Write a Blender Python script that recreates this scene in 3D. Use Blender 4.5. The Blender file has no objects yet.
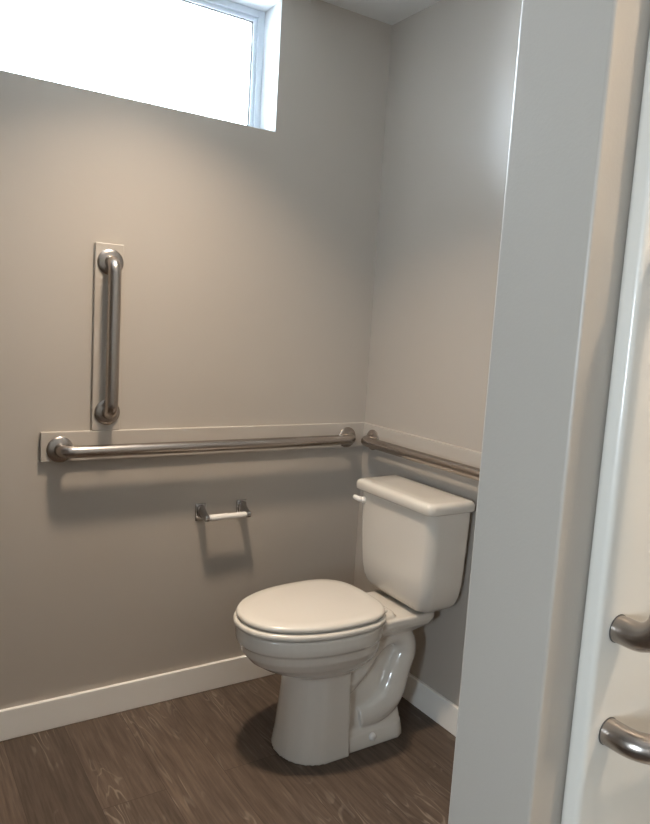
import bpy, bmesh, math
from mathutils import Vector, Matrix
C = bpy.context.scene.collection
PI = math.pi

# ------------------------------------------------------------------ helpers
def link(o, parent=None):
    C.objects.link(o)
    if parent is not None: o.parent = parent
    return o

def obj(name, bm, mat, parent=None, smooth=False, angle=None):
    bmesh.ops.recalc_face_normals(bm, faces=bm.faces[:])
    me = bpy.data.meshes.new(name)
    bm.to_mesh(me); bm.free()
    me.materials.append(mat)
    if smooth:
        for p in me.polygons: p.use_smooth = True
    if angle is not None:
        me.set_sharp_from_angle(angle=math.radians(angle))
    return link(bpy.data.objects.new(name, me), parent)

def thing(name, label, cat, loc=(0, 0, 0), rotz=0, group=None):
    o = bpy.data.objects.new(name, None)
    o.empty_display_size = 0.05
    o.location = loc; o.rotation_euler = (0, 0, rotz)
    o['label'] = label; o['category'] = cat
    if group: o['group'] = group
    return link(o)

def struct(o, label=None):
    o['kind'] = 'structure'
    if label: o['label'] = label
    return o

def box(bm, x0, x1, y0, y1, z0, z1, bevel=0, seg=2):
    vs = [bm.verts.new((x, y, z)) for x in (x0, x1) for y in (y0, y1) for z in (z0, z1)]
    f = [(0, 1, 3, 2), (4, 6, 7, 5), (0, 4, 5, 1), (2, 3, 7, 6), (0, 2, 6, 4), (1, 5, 7, 3)]
    fs = [bm.faces.new([vs[i] for i in q]) for q in f]
    if bevel:
        es = list({e for q in fs for e in q.edges})
        bmesh.ops.bevel(bm, geom=es, offset=bevel, segments=seg, profile=0.5, affect='EDGES')

def rings(bm, loops, cap=True):
    """loft a list of equal-length point loops"""
    R = [[bm.verts.new(p) for p in lp] for lp in loops]
    n = len(R[0])
    for a, b in zip(R, R[1:]):
        for i in range(n):
            bm.faces.new((a[i], a[(i+1) % n], b[(i+1) % n], b[i]))
    if cap:
        bm.faces.new(R[0][::-1]); bm.faces.new(R[-1])
    return R

def tube(bm, pts, rad, n=24, cap=True):
    pts = [Vector(p) for p in pts]
    rad = rad if isinstance(rad, (list, tuple)) else [rad]*len(pts)
    loops = []; ref = None
    for i, p in enumerate(pts):
        t = (pts[min(i+1, len(pts)-1)] - pts[max(i-1, 0)]).normalized()
        if ref is None:
            ref = t.orthogonal().normalized()
        ref = (ref - t*ref.dot(t)).normalized()
        b = t.cross(ref)
        loops.append([p + (ref*math.cos(2*PI*k/n) + b*math.sin(2*PI*k/n))*rad[i] for k in range(n)])
    rings(bm, loops, cap)

def lathe(bm, prof, M, n=40):
    """prof: list of (radius, height) along local z, mapped by M"""
    loops = [[M @ Vector((r*math.cos(2*PI*k/n), r*math.sin(2*PI*k/n), h)) for k in range(n)] for r, h in prof]
    rings(bm, loops)

def axis(loc, d):
    return Matrix.Translation(loc) @ Vector(d).to_track_quat('Z', 'Y').to_matrix().to_4x4()

def arc_path(p0, corner, p1, r, n=10):
    """p0 -> rounded corner -> p1"""
    p0, c, p1 = Vector(p0), Vector(corner), Vector(p1)
    a = (p0-c).normalized(); b = (p1-c).normalized()
    out = [p0]
    o = c + (a+b)*r
    for k in range(n+1):
        t = k/n*PI/2
        out.append(o - b*r*math.cos(t) - a*r*math.sin(t))
    out.append(p1)
    return out

# ---------------------------------------------------------------- materials
def mat(name, col, rough=.5, metal=0., coat=0., spec=.5):
    m = bpy.data.materials.new(name); m.use_nodes = True
    b = m.node_tree.nodes['Principled BSDF']
    b.inputs['Base Color'].default_value = (*col, 1)
    b.inputs['Roughness'].default_value = rough
    b.inputs['Metallic'].default_value = metal
    b.inputs['Coat Weight'].default_value = coat
    b.inputs['Coat Roughness'].default_value = .05
    b.inputs['Specular IOR Level'].default_value = spec
    return m

def add_bump(m, scale, strength, dist=.001, detail=4, stretch=None, rough_var=None):
    nt = m.node_tree; N = nt.nodes; L = nt.links
    b = N['Principled BSDF']
    tc = N.new('ShaderNodeTexCoord'); mp = N.new('ShaderNodeMapping')
    L.new(tc.outputs['Object'], mp.inputs['Vector'])
    if stretch: mp.inputs['Scale'].default_value = stretch
    no = N.new('ShaderNodeTexNoise'); no.inputs['Scale'].default_value = scale; no.inputs['Detail'].default_value = detail
    L.new(mp.outputs['Vector'], no.inputs['Vector'])
    bp = N.new('ShaderNodeBump'); bp.inputs['Strength'].default_value = strength; bp.inputs['Distance'].default_value = dist
    L.new(no.outputs['Fac'], bp.inputs['Height']); L.new(bp.outputs['Normal'], b.inputs['Normal'])
    if rough_var:
        mr = N.new('ShaderNodeMapRange'); mr.inputs['To Min'].default_value = rough_var[0]; mr.inputs['To Max'].default_value = rough_var[1]
        L.new(no.outputs['Fac'], mr.inputs['Value']); L.new(mr.outputs['Result'], b.inputs['Roughness'])
    return m

WALL = add_bump(mat('greige_paint', (.425, .383, .335), .36, spec=.5), 260, .25, .0006)
TRIM = add_bump(mat('white_trim_paint', (.80, .775, .73), .35), 90, .1, .0005)
CEIL = add_bump(mat('ceiling_paint', (.72, .72, .71), .9), 160, .4, .001)
REVEAL = mat('white_reveal_paint', (.80, .82, .84), .5)
VINYL = mat('white_vinyl', (.66, .72, .78), .35)
CHINA = mat('vitreous_china', (.60, .56, .50), .14, coat=.6)
PLASTIC = mat('seat_plastic', (.60, .56, .50), .22, coat=.2)
WPLAS = mat('white_plastic', (.74, .71, .67), .4)
STEEL = mat('brushed_stainless', (.40, .355, .32), .27, 1.0)
CHROME = mat('chrome', (.42, .41, .41), .12, 1.0)
ACRYL = mat('shower_acrylic', (.68, .645, .585), .32, coat=.4)
SEAM = mat('dark_seam', (.06, .055, .05), .6)
BRASSY = mat('ceiling_fixture_white', (.8, .8, .79), .5)

def floor_mat():
    m = mat('vinyl_wood_planks', (.1, .07, .05), .5, spec=.35)
    nt = m.node_tree; N = nt.nodes; L = nt.links; b = N['Principled BSDF']
    def new(t, **k):
        n = N.new(t)
        for a, v in k.items(): setattr(n, a, v)
        return n
    tc = new('ShaderNodeTexCoord')
    # plank layout: rows across x, running along y
    rot = new('ShaderNodeMapping'); rot.inputs['Rotation'].default_value = (0, 0, PI/2); rot.inputs['Location'].default_value = (.31, .045, 0)
    L.new(tc.outputs['Object'], rot.inputs['Vector'])
    br = new('ShaderNodeTexBrick'); br.offset = .37; br.offset_frequency = 2
    br.inputs['Scale'].default_value = 1; br.inputs['Brick Width'].default_value = 1.22; br.inputs['Row Height'].default_value = .18
    br.inputs['Mortar Size'].default_value = .0009; br.inputs['Mortar Smooth'].default_value = .3
    br.inputs['Color1'].default_value = (0, 0, 0, 1); br.inputs['Color2'].default_value = (1, 1, 1, 1); br.inputs['Mortar'].default_value = (.5, .5, .5, 1)
    L.new(rot.outputs['Vector'], br.inputs['Vector'])
    # offset the grain by plank
    sc = new('ShaderNodeVectorMath', operation='SCALE'); sc.inputs['Scale'].default_value = 9.0
    L.new(br.outputs['Color'], sc.inputs[0])
    ad = new('ShaderNodeVectorMath', operation='ADD'); L.new(tc.outputs['Object'], ad.inputs[0]); L.new(sc.outputs['Vector'], ad.inputs[1])
    st = new('ShaderNodeMapping'); st.inputs['Scale'].default_value = (7.5, 1.3, 1); L.new(ad.outputs['Vector'], st.inputs['Vector'])
    big = new('ShaderNodeTexNoise'); big.inputs['Scale'].default_value = 1.15; big.inputs['Detail'].default_value = 3; big.inputs['Roughness'].default_value = .5; big.inputs['Distortion'].default_value = .5
    L.new(st.outputs['Vector'], big.inputs['Vector'])
    # contour rings of the slow noise = cathedral grain
    mu = new('ShaderNodeMath', operation='MULTIPLY'); mu.inputs[1].default_value = 115; L.new(big.outputs['Fac'], mu.inputs[0])
    si = new('ShaderNodeMath', operation='SINE'); L.new(mu.outputs[0], si.inputs[0])
    st2 = new('ShaderNodeMapping'); st2.inputs['Scale'].default_value = (90, 5, 1); L.new(ad.outputs['Vector'], st2.inputs['Vector'])
    fine = new('ShaderNodeTexNoise'); fine.inputs['Scale'].default_value = 1; fine.inputs['Detail'].default_value = 6; fine.inputs['Roughness'].default_value = .65
    L.new(st2.outputs['Vector'], fine.inputs['Vector'])
    st3 = new('ShaderNodeMapping'); st3.inputs['Scale'].default_value = (10, 3.2, 1); st3.inputs['Location'].default_value = (2.3, 5.1, 0); L.new(ad.outputs['Vector'], st3.inputs['Vector'])
    patch = new('ShaderNodeTexNoise'); patch.inputs['Scale'].default_value = 1; patch.inputs['Detail'].default_value = 4; L.new(st3.outputs['Vector'], patch.inputs['Vector'])
    pr = new('ShaderNodeMapRange'); pr.inputs['From Min'].default_value = .53; pr.inputs['From Max'].default_value = .70; L.new(patch.outputs['Fac'], pr.inputs['Value'])
    # base tone: fine streaks
    r1 = new('ShaderNodeValToRGB'); e = r1.color_ramp.elements
    e[0].position = .30; e[0].color = (.052, .036, .027, 1); e[1].position = .74; e[1].color = (.130, .093, .068, 1)
    L.new(fine.outputs['Fac'], r1.inputs['Fac'])
    # plank to plank variation
    hv = new('ShaderNodeMapRange'); hv.inputs['To Min'].default_value = .82; hv.inputs['To Max'].default_value = 1.15; L.new(br.outputs['Color'], hv.inputs['Value'])
    m1 = new('ShaderNodeVectorMath', operation='SCALE'); L.new(r1.outputs['Color'], m1.inputs[0]); L.new(hv.outputs['Result'], m1.inputs['Scale'])
    # whitish cerused grain in patches
    rs = new('ShaderNodeMapRange'); rs.inputs['From Min'].default_value = .45; rs.inputs['From Max'].default_value = 1.0; L.new(si.outputs[0], rs.inputs['Value'])
    mm = new('ShaderNodeMath', operation='MULTIPLY'); L.new(rs.outputs['Result'], mm.inputs[0]); L.new(pr.outputs['Result'], mm.inputs[1])
    mm2 = new('ShaderNodeMath', operation='MULTIPLY'); L.new(mm.outputs[0], mm2.inputs[0]); L.new(fine.outputs['Fac'], mm2.inputs[1])
    mm3 = new('ShaderNodeMath', operation='MULTIPLY'); L.new(mm2.outputs[0], mm3.inputs[0]); mm3.inputs[1].default_value = 1.35
    mx = new('ShaderNodeMix', data_type='RGBA'); L.new(mm3.outputs[0], mx.inputs['Factor']); L.new(m1.outputs['Vector'], mx.inputs['A']); mx.inputs['B'].default_value = (.25, .205, .165, 1)
    # seams
    mx2 = new('ShaderNodeMix', data_type='RGBA'); L.new(br.outputs['Fac'], mx2.inputs['Factor']); L.new(mx.outputs['Result'], mx2.inputs['A']); mx2.inputs['B'].default_value = (.04, .028, .022, 1)
    L.new(mx2.outputs['Result'], b.inputs['Base Color'])
    bp = new('ShaderNodeBump'); bp.inputs['Strength'].default_value = .15; bp.inputs['Distance'].default_value = .001
    L.new(fine.outputs['Fac'], bp.inputs['Height']); L.new(bp.outputs['Normal'], b.inputs['Normal'])
    return m
FLOOR = floor_mat()

def glass_mat():
    m = bpy.data.materials.new('window_glass'); m.use_nodes = True
    nt = m.node_tree; nt.nodes.clear()
    o = nt.nodes.new('ShaderNodeOutputMaterial'); t = nt.nodes.new('ShaderNodeBsdfTransparent'); g = nt.nodes.new('ShaderNodeBsdfGlossy')
    g.inputs['Roughness'].default_value = .02
    f = nt.nodes.new('ShaderNodeFresnel'); f.inputs['IOR'].default_value = 1.45
    x = nt.nodes.new('ShaderNodeMixShader')
    nt.links.new(f.outputs[0], x.inputs[0]); nt.links.new(t.outputs[0], x.inputs[1]); nt.links.new(g.outputs[0], x.inputs[2]); nt.links.new(x.outputs[0], o.inputs[0])
    return m
GLASS = glass_mat()

def emit(name, col, s):
    m = bpy.data.materials.new(name); m.use_nodes = True
    b = m.node_tree.nodes['Principled BSDF']
    b.inputs['Base Color'].default_value = (.8, .8, .8, 1)
    b.inputs['Emission Color'].default_value = (*col, 1); b.inputs['Emission Strength'].default_value = s
    return m

# ------------------------------------------------------------------- levels
H = 2.432
XL, YF = -3.2, -3.4              # far extents of the room, behind and left of the camera
WX0, WX1, WZ0, WZ1 = -1.70, -.4575, 1.968, 2.392   # high window
PX, PY0, PY1 = -1.0335, -1.6365, -1.7592           # partition end and faces

# -------------------------------------------------------------------- shell
bm = bmesh.new(); box(bm, XL-.16, .12, YF-.12, .2, -.1, 0); struct(obj('floor', bm, FLOOR), 'dark brown wood-look vinyl plank floor')
bm = bmesh.new(); box(bm, XL-.16, .12, YF-.12, .2, H, H+.12); struct(obj('ceiling', bm, CEIL), 'flat white painted ceiling')

def wall_with_hole(name, ax, pos0, pos1, a0, a1, h0, h1, z0, z1, mat_):
    """wall slab between pos0..pos1 on axis ax, spanning a0..a1, opening h0..h1 x z0..z1"""
    bm = bmesh.new()
    for s0, s1, q0, q1 in ((a0, h0, 0, H), (h1, a1, 0, H), (h0, h1, 0, z0), (h0, h1, z1, H)):
        if ax == 'y': box(bm, s0, s1, pos0, pos1, q0, q1)
        else: box(bm, pos0, pos1, s0, s1, q0, q1)
    bmesh.ops.remove_doubles(bm, verts=bm.verts[:], dist=1e-5)
    return obj(name, bm, mat_)

struct(wall_with_hole('wall_back', 'y', 0, .16, XL-.16, .12, WX0, WX1, WZ0, WZ1, WALL), 'greige painted wall with the high window and grab bars')
bm = bmesh.new(); box(bm, 0, .12, YF-.12, 0, 0, H); struct(obj('wall_right', bm, WALL), 'greige painted wall behind the toilet tank')
LW = (-3.0, -2.40, 1.05, 1.75)      # opening added out of view to send cool daylight onto the partition end
struct(wall_with_hole('wall_left', 'x', XL-.16, XL, YF-.12, 0, LW[0], LW[1], LW[2], LW[3], WALL))
bm = bmesh.new(); box(bm, XL, 0, YF-.12, YF, 0, H); struct(obj('wall_front', bm, WALL))
bm = bmesh.new(); box(bm, PX, 0, PY1, PY0, 0, H)
es = [e for e in bm.edges if abs(e.verts[0].co.x-PX) < 1e-4 and abs(e.verts[1].co.x-PX) < 1e-4 and abs(e.verts[0].co.z-e.verts[1].co.z) > 1]
bmesh.ops.bevel(bm, geom=es, offset=.004, segments=4, profile=.5, affect='EDGES')
struct(obj('wall_partition', bm, WALL, smooth=False), 'end of the partition between toilet alcove and shower')
bm = bmesh.new(); box(bm, PX, 0, -2.86, -2.74, 0, H); struct(obj('wall_shower', bm, WALL))

# window reveal lining (drywall returns), frame, glass
def window(name, M, w0, w1, z0, z1, depth=.16, label=None):
    """M maps local (along, outward, up) to world"""
    root = bpy.data.objects.new(name, None); root.matrix_world = M; root.empty_display_size = .05
    link(root); struct(root, label)
    def lb(nm, boxes, m, bev=0):
        bm = bmesh.new()
        for q in boxes: box(bm, *q, bevel=bev)
        return obj(nm, bm, m, root)
    t = .003
    lb('reveal_lining', [(w0, w0+t, .001, depth, z0, z1), (w1-t, w1, .001, depth, z0, z1), (w0, w1, .001, depth, z0, z0+t), (w0, w1, .001, depth, z1-t, z1)], REVEAL)
    a, b, c, d = w0+t, w1-t, z0+t, z1-t
    fw = .023
    y0, y1 = .116, .158
    lb('frame', [(a, a+fw, y0, y1, c, d), (b-fw, b, y0, y1, c, d), (a+fw, b-fw, y0, y1, c, c+fw), (a+fw, b-fw, y0, y1, d-fw, d)], VINYL, .0015)
    a, b, c, d = a+fw, b-fw, c+fw, d-fw; sw = .013
    y0, y1 = .126, .152
    lb('sash', [(a, a+sw, y0, y1, c, d), (b-sw, b, y0, y1, c, d), (a+sw, b-sw, y0, y1, c, c+sw), (a+sw, b-sw, y0, y1, d-sw, d)], VINYL, .002)
    lb('gasket', [(a+sw, a+sw+.003, .134, .146, c+sw, d-sw), (b-sw-.003, b-sw, .134, .146, c+sw, d-sw), (a+sw, b-sw, .134, .146, d-sw-.003, d-sw)], SEAM)
    lb('glass', [(a+sw-.002, b-sw+.002, .138, .142, c+sw-.002, d-sw+.002)], GLASS)
    L = bpy.data.lights.new('sky_portal', 'AREA'); L.shape = 'RECTANGLE'; L.size = w1-w0; L.size_y = z1-z0; L.cycles.is_portal = True
    lo = link(bpy.data.objects.new('sky_portal', L), root)
    lo.location = ((w0+w1)/2, depth+.01, (z0+z1)/2); lo.rotation_euler = (-PI/2, 0, 0)
    return root
window('window_1', Matrix.Identity(4), WX0, WX1, WZ0, WZ1, label='wide high window in a deep white reveal above the grab bars')
window('added_fill_window', Matrix.Translation((XL, 0, 0)) @ Matrix.Rotation(PI/2, 4, 'Z'), LW[0], LW[1], LW[2], LW[3])  # unseen window, added as a cool fill for the partition end

# baseboards: flat board with eased top edge
def baseboard(name, x0, x1, y0, y1, label=None):
    bm = bmesh.new(); box(bm, x0, x1, y0, y1, 0, .0987, bevel=.0025, seg=2)
    struct(obj(name, bm, TRIM), label)
baseboard('baseboard_back', XL, 0, -.014, 0, 'white baseboard under the long grab bar')
baseboard('baseboard_right', -.014, 0, PY0, -.0145, 'white baseboard behind the toilet')
baseboard('baseboard_partition', PX+.02, -.0145, PY0, PY0+.014)
baseboard('baseboard_left', XL, XL+.014, YF, -.0145)

# painted backing boards
bm = bmesh.new(); box(bm, -1.2052, -.0005, -.016, 0, .8690, .9610, bevel=.0025); struct(obj('trim_1', bm, WALL), 'long painted backing board behind the horizontal grab bar')
bm = bmesh.new(); box(bm, -1.0557, -.9693, -.016, 0, .9613, 1.5360, bevel=.0025); struct(obj('trim_2', bm, WALL), 'upright painted backing board behind the short vertical grab bar')
bm = bmesh.new(); box(bm, -.016, 0, -1.20, -.0165, .8690, .9610, bevel=.0025); struct(obj('trim_3', bm, WALL), 'painted backing board above the toilet tank')

# ---------------------------------------------------------------- grab bars
def grab_bar(label, base, along, out, length, proj=.062, r=.019, flange=True, near_r=.034, second=True):
    """base = first foot on the surface; along = unit direction of rail; out = away from wall"""
    A, O = Vector(along), Vector(out)
    root = thing('grab_bar', label, 'grab bar', base)
    bm = bmesh.new()
    p = arc_path(Vector((0, 0, 0)) + O*.001, O*(proj-.012), O*(proj-.012)+A*.1, near_r)
    q = arc_path(A*length + O*.001, A*length+O*(proj-.012), A*(length-.1)+O*(proj-.012), near_r)
    tube(bm, p + q[::-1], r, 28)
    obj('rail', bm, STEEL, root, smooth=True, angle=50)
    if flange:
        for s in (0, length):
            bm = bmesh.new()
            lathe(bm, [(.0385, .0), (.0395, .001), (.0395, .003), (.037, .0058), (.028, .0075), (.0215, .009), (.0195, .0095), (.0189, .0092)], axis(A*s, O), 48)
            obj('flange', bm, STEEL, root, smooth=True, angle=40)
    return root
grab_bar('long horizontal brushed steel grab bar on the wall under the window', (-1.1500, -.0162, .907), (1, 0, 0), (0, -1, 0), 1.0575)
grab_bar('short vertical brushed steel grab bar on the upright backing board', (-1.0105, -.0162, 1.0190), (0, 0, 1), (0, -1, 0), .461)
grab_bar('horizontal steel grab bar on the wall directly above the toilet tank', (-.0162, -.985, .905), (0, 1, 0), (-1, 0, 0), .985-.083)

# ------------------------------------------------------------ shower stall
t = thing('shower_surround', 'glossy off-white moulded shower wall beside the partition end', 'shower stall', (-.5, -2.25, 0))
def sb(nm, boxes, bev=.004, m=ACRYL, seg=4):
    bm = bmesh.new()
    for q in boxes: box(bm, q[0]+.5, q[1]+.5, q[2]+2.25, q[3]+2.25, q[4], q[5], bevel=bev, seg=seg)
    o = obj(nm, bm, m, t, smooth=True, angle=40); return o
SX, SY = -.983, PY1-.0008
sb('wall_panel', [(SX, -.002, SY-.024, SY, .10, 2.12)], .007)
sb('wall_panel', [(SX, -.002, -2.739, -2.715, .10, 2.12)], .007)
sb('back_panel', [(-.03, -.002, -2.716, SY-.024, .10, 2.12)], .004)
sb('shower_pan', [(SX, -.002, -2.739, SY, 0, .06), (SX, SX+.07, -2.739, SY, .0, .10)], .008)
YS = SY-.024
g1 = grab_bar('upright steel grab bar inside the shower, upper right edge of view', (-.950, YS-.0002, 1.026), (0, 0, 1), (0, -1, 0), .40, proj=.064, r=.0155, flange=False)
g2 = grab_bar('level steel grab bar low inside the shower', (-.9470, YS-.0002, .905), (1, 0, 0), (0, -1, 0), .62, proj=.066, r=.0155, flange=False)
for g, A in ((g1, Vector((0, 0, .40))), (g2, Vector((.62, 0, 0)))):
    for s in (Vector((0, 0, 0)), A):
        bm = bmesh.new(); lathe(bm, [(.0156, 0), (.0162, .0004), (.0162, .0010), (.0156, .0014)], axis(s, (0, -1, 0)), 36)
        obj('gasket', bm, SEAM, g, smooth=True, angle=40)

# ------------------------------------------------------ toilet paper holder
t = thing('toilet_paper_holder', 'small chrome toilet paper holder with empty white roller on the wall', 'toilet paper holder', (-.6, 0, .665))
for sx in (-1, 1):
    cx = .078*sx
    bm = bmesh.new()
    box(bm, cx-.019, cx+.019, -.007, 0, -.032, .029, bevel=.003)
    # stepped square boss on the plate
    box(bm, cx-.014, cx+.014, -.018, -.006, -.016, .022, bevel=.004)
    # arm sweeping forward and down to the roller socket
    loops = []
    for k in range(9):
        f = k/8
        y = -.012-.049*f; z = .006-.014*math.sin(f*PI/2)
        w = .012-.0045*f; h = .019-.008*f
        loops.append([(cx+w*a, y, z+h*b) for a, b in ((-1, -.6), (-.6, -1), (.6, -1), (1, -.6), (1, .6), (.6, 1), (-.6, 1), (-1, .6))])
    rings(bm, loops)
    lathe(bm, [(.006, -.008), (.011, -.0065), (.012, 0), (.011, .0065), (.006, .008)], axis((cx, -.060, -.009), (1, 0, 0)), 24)
    obj('post', bm, CHROME, t, smooth=True, angle=35)
bm = bmesh.new()
lathe(bm, [(.005, -.072), (.0065, -.070), (.0098, -.066), (.0098, .002), (.0112, .0025), (.0112, .066), (.0065, .069), (.005, .072)], axis((0, -.060, -.009), (-1, 0, 0)), 28)
obj('roller', bm, WPLAS, t, smooth=True, angle=35)

# ------------------------------------------------------------------ toilet
TY = -.449
toi = thing('toilet', 'white two-piece elongated toilet with closed lid in the corner', 'toilet', (-.40, TY, 0))
def T(u, v, z): return Vector((-u+.40, v, z))     # u = distance from wall, v = sideways
def egg(uc, af, ab, b, z, n=64, pf=2.12, pb=2.3):
    out = []
    for k in range(n):
        a = 2*PI*k/n; c, s = math.cos(a), math.sin(a)
        p = pf if c > 0 else pb
        out.append(T(uc+(af if c > 0 else ab)*math.copysign(abs(c)**(2/p), c), b*math.copysign(abs(s)**(2/p), s), z))
    return out
def sect(u0, u1, hw, z, rf, rb, n=8):
    """rounded rectangle section, front radius rf, back radius rb"""
    pts = []
    for (cu, cv, r, a0) in ((u1-rf, hw-rf, rf, 0), (u0+rb, hw-rb, rb, 90), (u0+rb, -hw+rb, rb, 180), (u1-rf, -hw+rf, rf, 270)):
        for k in range(n+1):
            a = math.radians(a0+90*k/n); pts.append(T(cu+r*math.cos(a), cv+r*math.sin(a), z))
    return pts

bm = bmesh.new()
# bowl: rim band, crease, underside sweeping in to the column
rings(bm, [egg(.44, .284, .18, .178, .430), egg(.44, .289, .18, .183, .425), egg(.44, .290, .18, .184, .400), egg(.44, .288, .18, .182, .384),
           egg(.44, .284, .18, .179, .381), egg(.44, .278, .18, .174, .376), egg(.44, .272, .18, .170, .350), egg(.44, .252, .18, .159, .325), egg(.44, .218, .17, .142, .302),
           egg(.44, .178, .16, .122, .283), egg(.44, .138, .14, .106, .268), egg(.44, .10, .10, .09, .252)])
# front column
rings(bm, [sect(.390, .558, .102, .300, .098, .005, 10), sect(.390, .563, .107, .20, .103, .005, 10), sect(.390, .576, .117, .06, .112, .005, 10), sect(.390, .585, .124, 0, .118, .005, 10)])
# deck behind the bowl, running under the tank
rings(bm, [sect(.06, .42, .115, .416, .05, .035), sect(.06, .42, .119, .410, .05, .035), sect(.06, .42, .119, .394, .05, .035), sect(.07, .42, .112, .378, .05, .03), sect(.11, .40, .080, .345, .04, .03)])
# raised pad the seat hinges stand on
rings(bm, [sect(.225, .42, .100, .4305, .05, .03), sect(.222, .42, .106, .424, .05, .03), sect(.215, .42, .112, .405, .05, .03)])
# core body behind the column
rings(bm, [sect(.135, .46, .050, .40, .03, .03), sect(.15, .46, .052, .25, .03, .03), sect(.165, .46, .072, .12, .03, .03), sect(.155, .46, .088, .055, .03, .03)])
# foot
rings(bm, [sect(.165, .46, .086, .062, .02, .045), sect(.15, .46, .104, .047, .02, .055), sect(.145, .46, .112, .02, .02, .06), sect(.143, .46, .114, 0, .02, .06)])
# trapway, bulging from both sides
path = [(.45, .185), (.39, .205), (.335, .245), (.29, .295), (.243, .332), (.195, .340), (.155, .318), (.145, .275), (.160, .235), (.180, .195), (.195, .155), (.220, .120), (.270, .095), (.33, .085)]
def cr(P, n=5):
    out = []
    for i in range(len(P)-1):
        a, b, c, d = P[max(i-1, 0)], P[i], P[i+1], P[min(i+2, len(P)-1)]
        for k in range(n):
            s = k/n
            out.append(tuple(.5*(2*b[j]+(c[j]-a[j])*s+(2*a[j]-5*b[j]+4*c[j]-d[j])*s*s+(3*b[j]-a[j]-3*c[j]+d[j])*s**3) for j in range(len(a))))
    return out + [P[-1]]
for sv in (-1, 1):
    pp = cr([(u, z, r) for (u, z), r in zip(path, (.044, .041, .037, .034, .034, .037, .040, .042, .045, .050, .054, .056, .053, .045))])
    tube(bm, [T(u, sv*.052, z) for u, z, r in pp], [r for u, z, r in pp], 24)
me_o = obj('bowl', bm, CHINA, toi, smooth=True)
md = me_o.modifiers.new('fuse', 'REMESH'); md.mode = 'VOXEL'; md.voxel_size = .0036; md.use_smooth_shade = True
md = me_o.modifiers.new('soften', 'SMOOTH'); md.factor = .5; md.iterations = 4

# bolt cap on each side of the foot
for sv in (-1, 1):
    bm = bmesh.new()
    lathe(bm, [(.014, -.012), (.0145, 0), (.013, .006), (.009, .010), (.003, .0115)], axis(T(.295, sv*.105, .030), (0, sv*.95, .25)), 28)
    obj('bolt_cap', bm, WPLAS, toi, smooth=True)

# seat ring and lid
def plate(nm, uc, af, ab, b, z0, z1, e, mat_, dome=0):
    bm = bmesh.new()
    L = []
    for d, z in ((e, z0), (e*.3, z0+e*.3), (0, z0+e), (0, z1-e*1.3), (e*.4, z1-e*.45), (e*1.4, z1)):
        L.append(egg(uc, af-d, ab-d, b-d, z, 72, 2.12, 3.0))
    for f in (.85, .6, .3, .02):
        L.append(egg(uc, (af-e*1.4)*f, (ab-e*1.4)*f, (b-e*1.4)*f, z1+dome*(1-f*f), 72, 2.12, 3.0))
    rings(bm, L)
    return obj(nm, bm, mat_, toi, smooth=True, angle=60)
plate('seat', .445, .293, .176, .186, .4335, .4515, .005, PLASTIC)
plate('lid', .445, .285, .172, .179, .4555, .4725, .006, PLASTIC, .005)
# hinge bar with its two posts
bm = bmesh.new()
tube(bm, [T(.276, -.085, .446), T(.276, .085, .446)], .008, 16)
for sv in (-1, 1):
    lathe(bm, [(.013, 0), (.013, .007), (.011, .010), (.006, .011)], axis(T(.258, sv*.072, .429), (0, 0, 1)), 24)
obj('hinge', bm, PLASTIC, toi, smooth=True, angle=50)

# tank: bowed front, rounded lower corners
def tank_sec(u0, u1, hw, z, r, bow=.012, n=8):
    pts = sect(u0, u1, hw, z, r, .018, n)
    out = []
    for p in pts:
        u = .40-p.x
        k = max(0, (u-u0)/(u1-u0))
        out.append(Vector((p.x-bow*k*(1-(p.y/hw)**2), p.y, p.z)))
    return out
bm = bmesh.new()
S = []
for z, hw, u1, u0 in ((.770, .196, .190, .024), (.73, .195, .189, .024), (.65, .192, .187, .024), (.57, .188, .184, .024), (.52, .184, .181, .024), (.48, .177, .176, .025),
                      (.455, .167, .168, .027), (.438, .153, .158, .032), (.426, .134, .145, .042), (.4165, .100, .128, .07)):
    S.append(tank_sec(u0, u1, hw, z, .035))
rings(bm, S)
obj('tank', bm, CHINA, toi, smooth=True, angle=50)
bm = bmesh.new()
L = []
for d, z in ((.012, .770), (.003, .771), (0, .776), (0, .794), (.003, .801), (.009, .8055), (.02, .8075)):
    L.append(tank_sec(.014+d, .208-d, .204-d, z, .024-d*.3, .013))
for f in (.6, .2):
    L.append([Vector((.40-.118+(p.x-.40+.118)*f, p.y*f, .8085)) for p in L[6]])
rings(bm, L)
obj('tank_lid', bm, CHINA, toi, smooth=True, angle=60)
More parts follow.
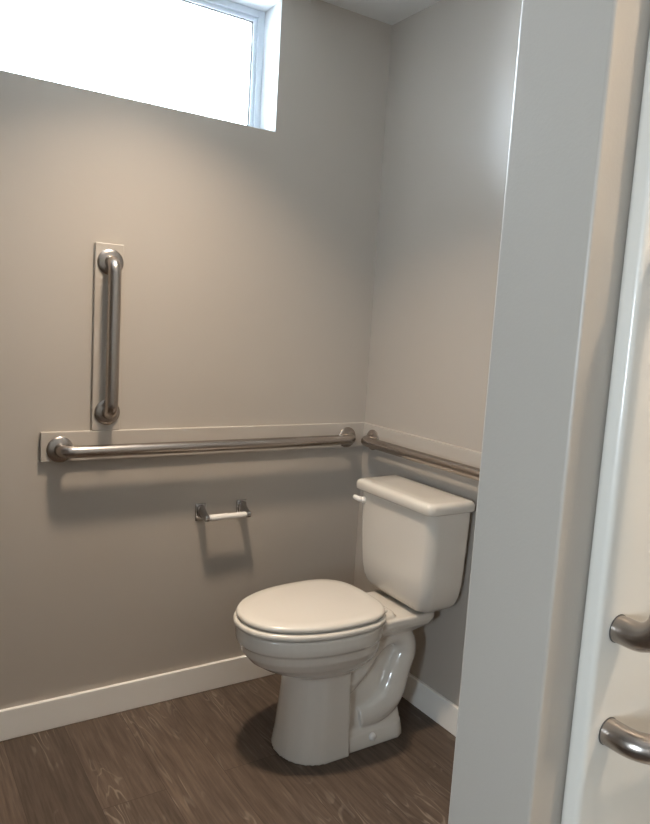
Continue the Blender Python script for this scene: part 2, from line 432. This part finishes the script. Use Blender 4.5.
# flush lever at the upper left of the tank front
bm = bmesh.new()
b0 = T(.186, .158, .738)
lathe(bm, [(.013, -.004), (.0145, .0), (.0145, .004), (.011, .009), (.010, .016), (.006, .019)], axis(b0, (-1, 0, 0)), 28)
tube(bm, [b0+Vector((-.015, 0, 0)), b0+Vector((-.020, .010, .000)), b0+Vector((-.022, .020, .001)), b0+Vector((-.024, .030, .003)), b0+Vector((-.025, .036, .004))], [.0095, .0095, .0085, .0085, .0065], 16)
obj('flush_lever', bm, WPLAS, toi, smooth=True, angle=60)

# ---------------------------------------------------------------- lighting
def downlight(label, x, y, power, col, size=.15, spread=120):
    r = thing('recessed_downlight', label, 'ceiling light', (x, y, H), group=None)
    bm = bmesh.new(); lathe(bm, [(.078, 0), (.095, 0), (.096, -.003), (.080, -.008), (.076, -.006)], axis((0, 0, 0), (0, 0, 1)), 48)
    obj('trim_ring', bm, BRASSY, r, smooth=True, angle=40)
    bm = bmesh.new(); lathe(bm, [(.076, -.001), (.076, -.005), (.07, -.006)], axis((0, 0, 0), (0, 0, 1)), 48)
    obj('lens', bm, emit('lamp_lens', col, 12), r)
    L = bpy.data.lights.new('lamp', 'AREA'); L.shape = 'DISK'; L.size = size; L.energy = power; L.color = col; L.spread = math.radians(spread)
    lo = link(bpy.data.objects.new('lamp', L), r); lo.location = (0, 0, -.012)
    return r
downlight('round recessed ceiling light above the toilet', -.95, -.60, 12, (1, .81, .62), .15, 104)
downlight('round recessed ceiling light inside the shower', -.50, -2.50, 12.5, (1, .83, .65), .15, 170)

w = bpy.data.worlds.new('sky'); bpy.context.scene.world = w; w.use_nodes = True
bg = w.node_tree.nodes['Background']; bg.inputs['Color'].default_value = (.76, .89, 1.0, 1); bg.inputs['Strength'].default_value = 52

# ------------------------------------------------------------------ camera
cam = bpy.data.cameras.new('camera'); co = link(bpy.data.objects.new('camera', cam))
cam.sensor_fit = 'VERTICAL'; cam.sensor_height = 24; cam.lens = 709.03/824*24; cam.clip_start = .02
co.location = (-1.6372, -2.2249, 1.3385); co.rotation_mode = 'XYZ'; co.rotation_euler = (1.4452, -.0612, -.5694)
s = bpy.context.scene; s.camera = co
s.view_settings.view_transform = 'Standard'; s.view_settings.look = 'None'; s.view_settings.gamma = 1; s.view_settings.exposure = .12
s.view_settings.use_curve_mapping = False
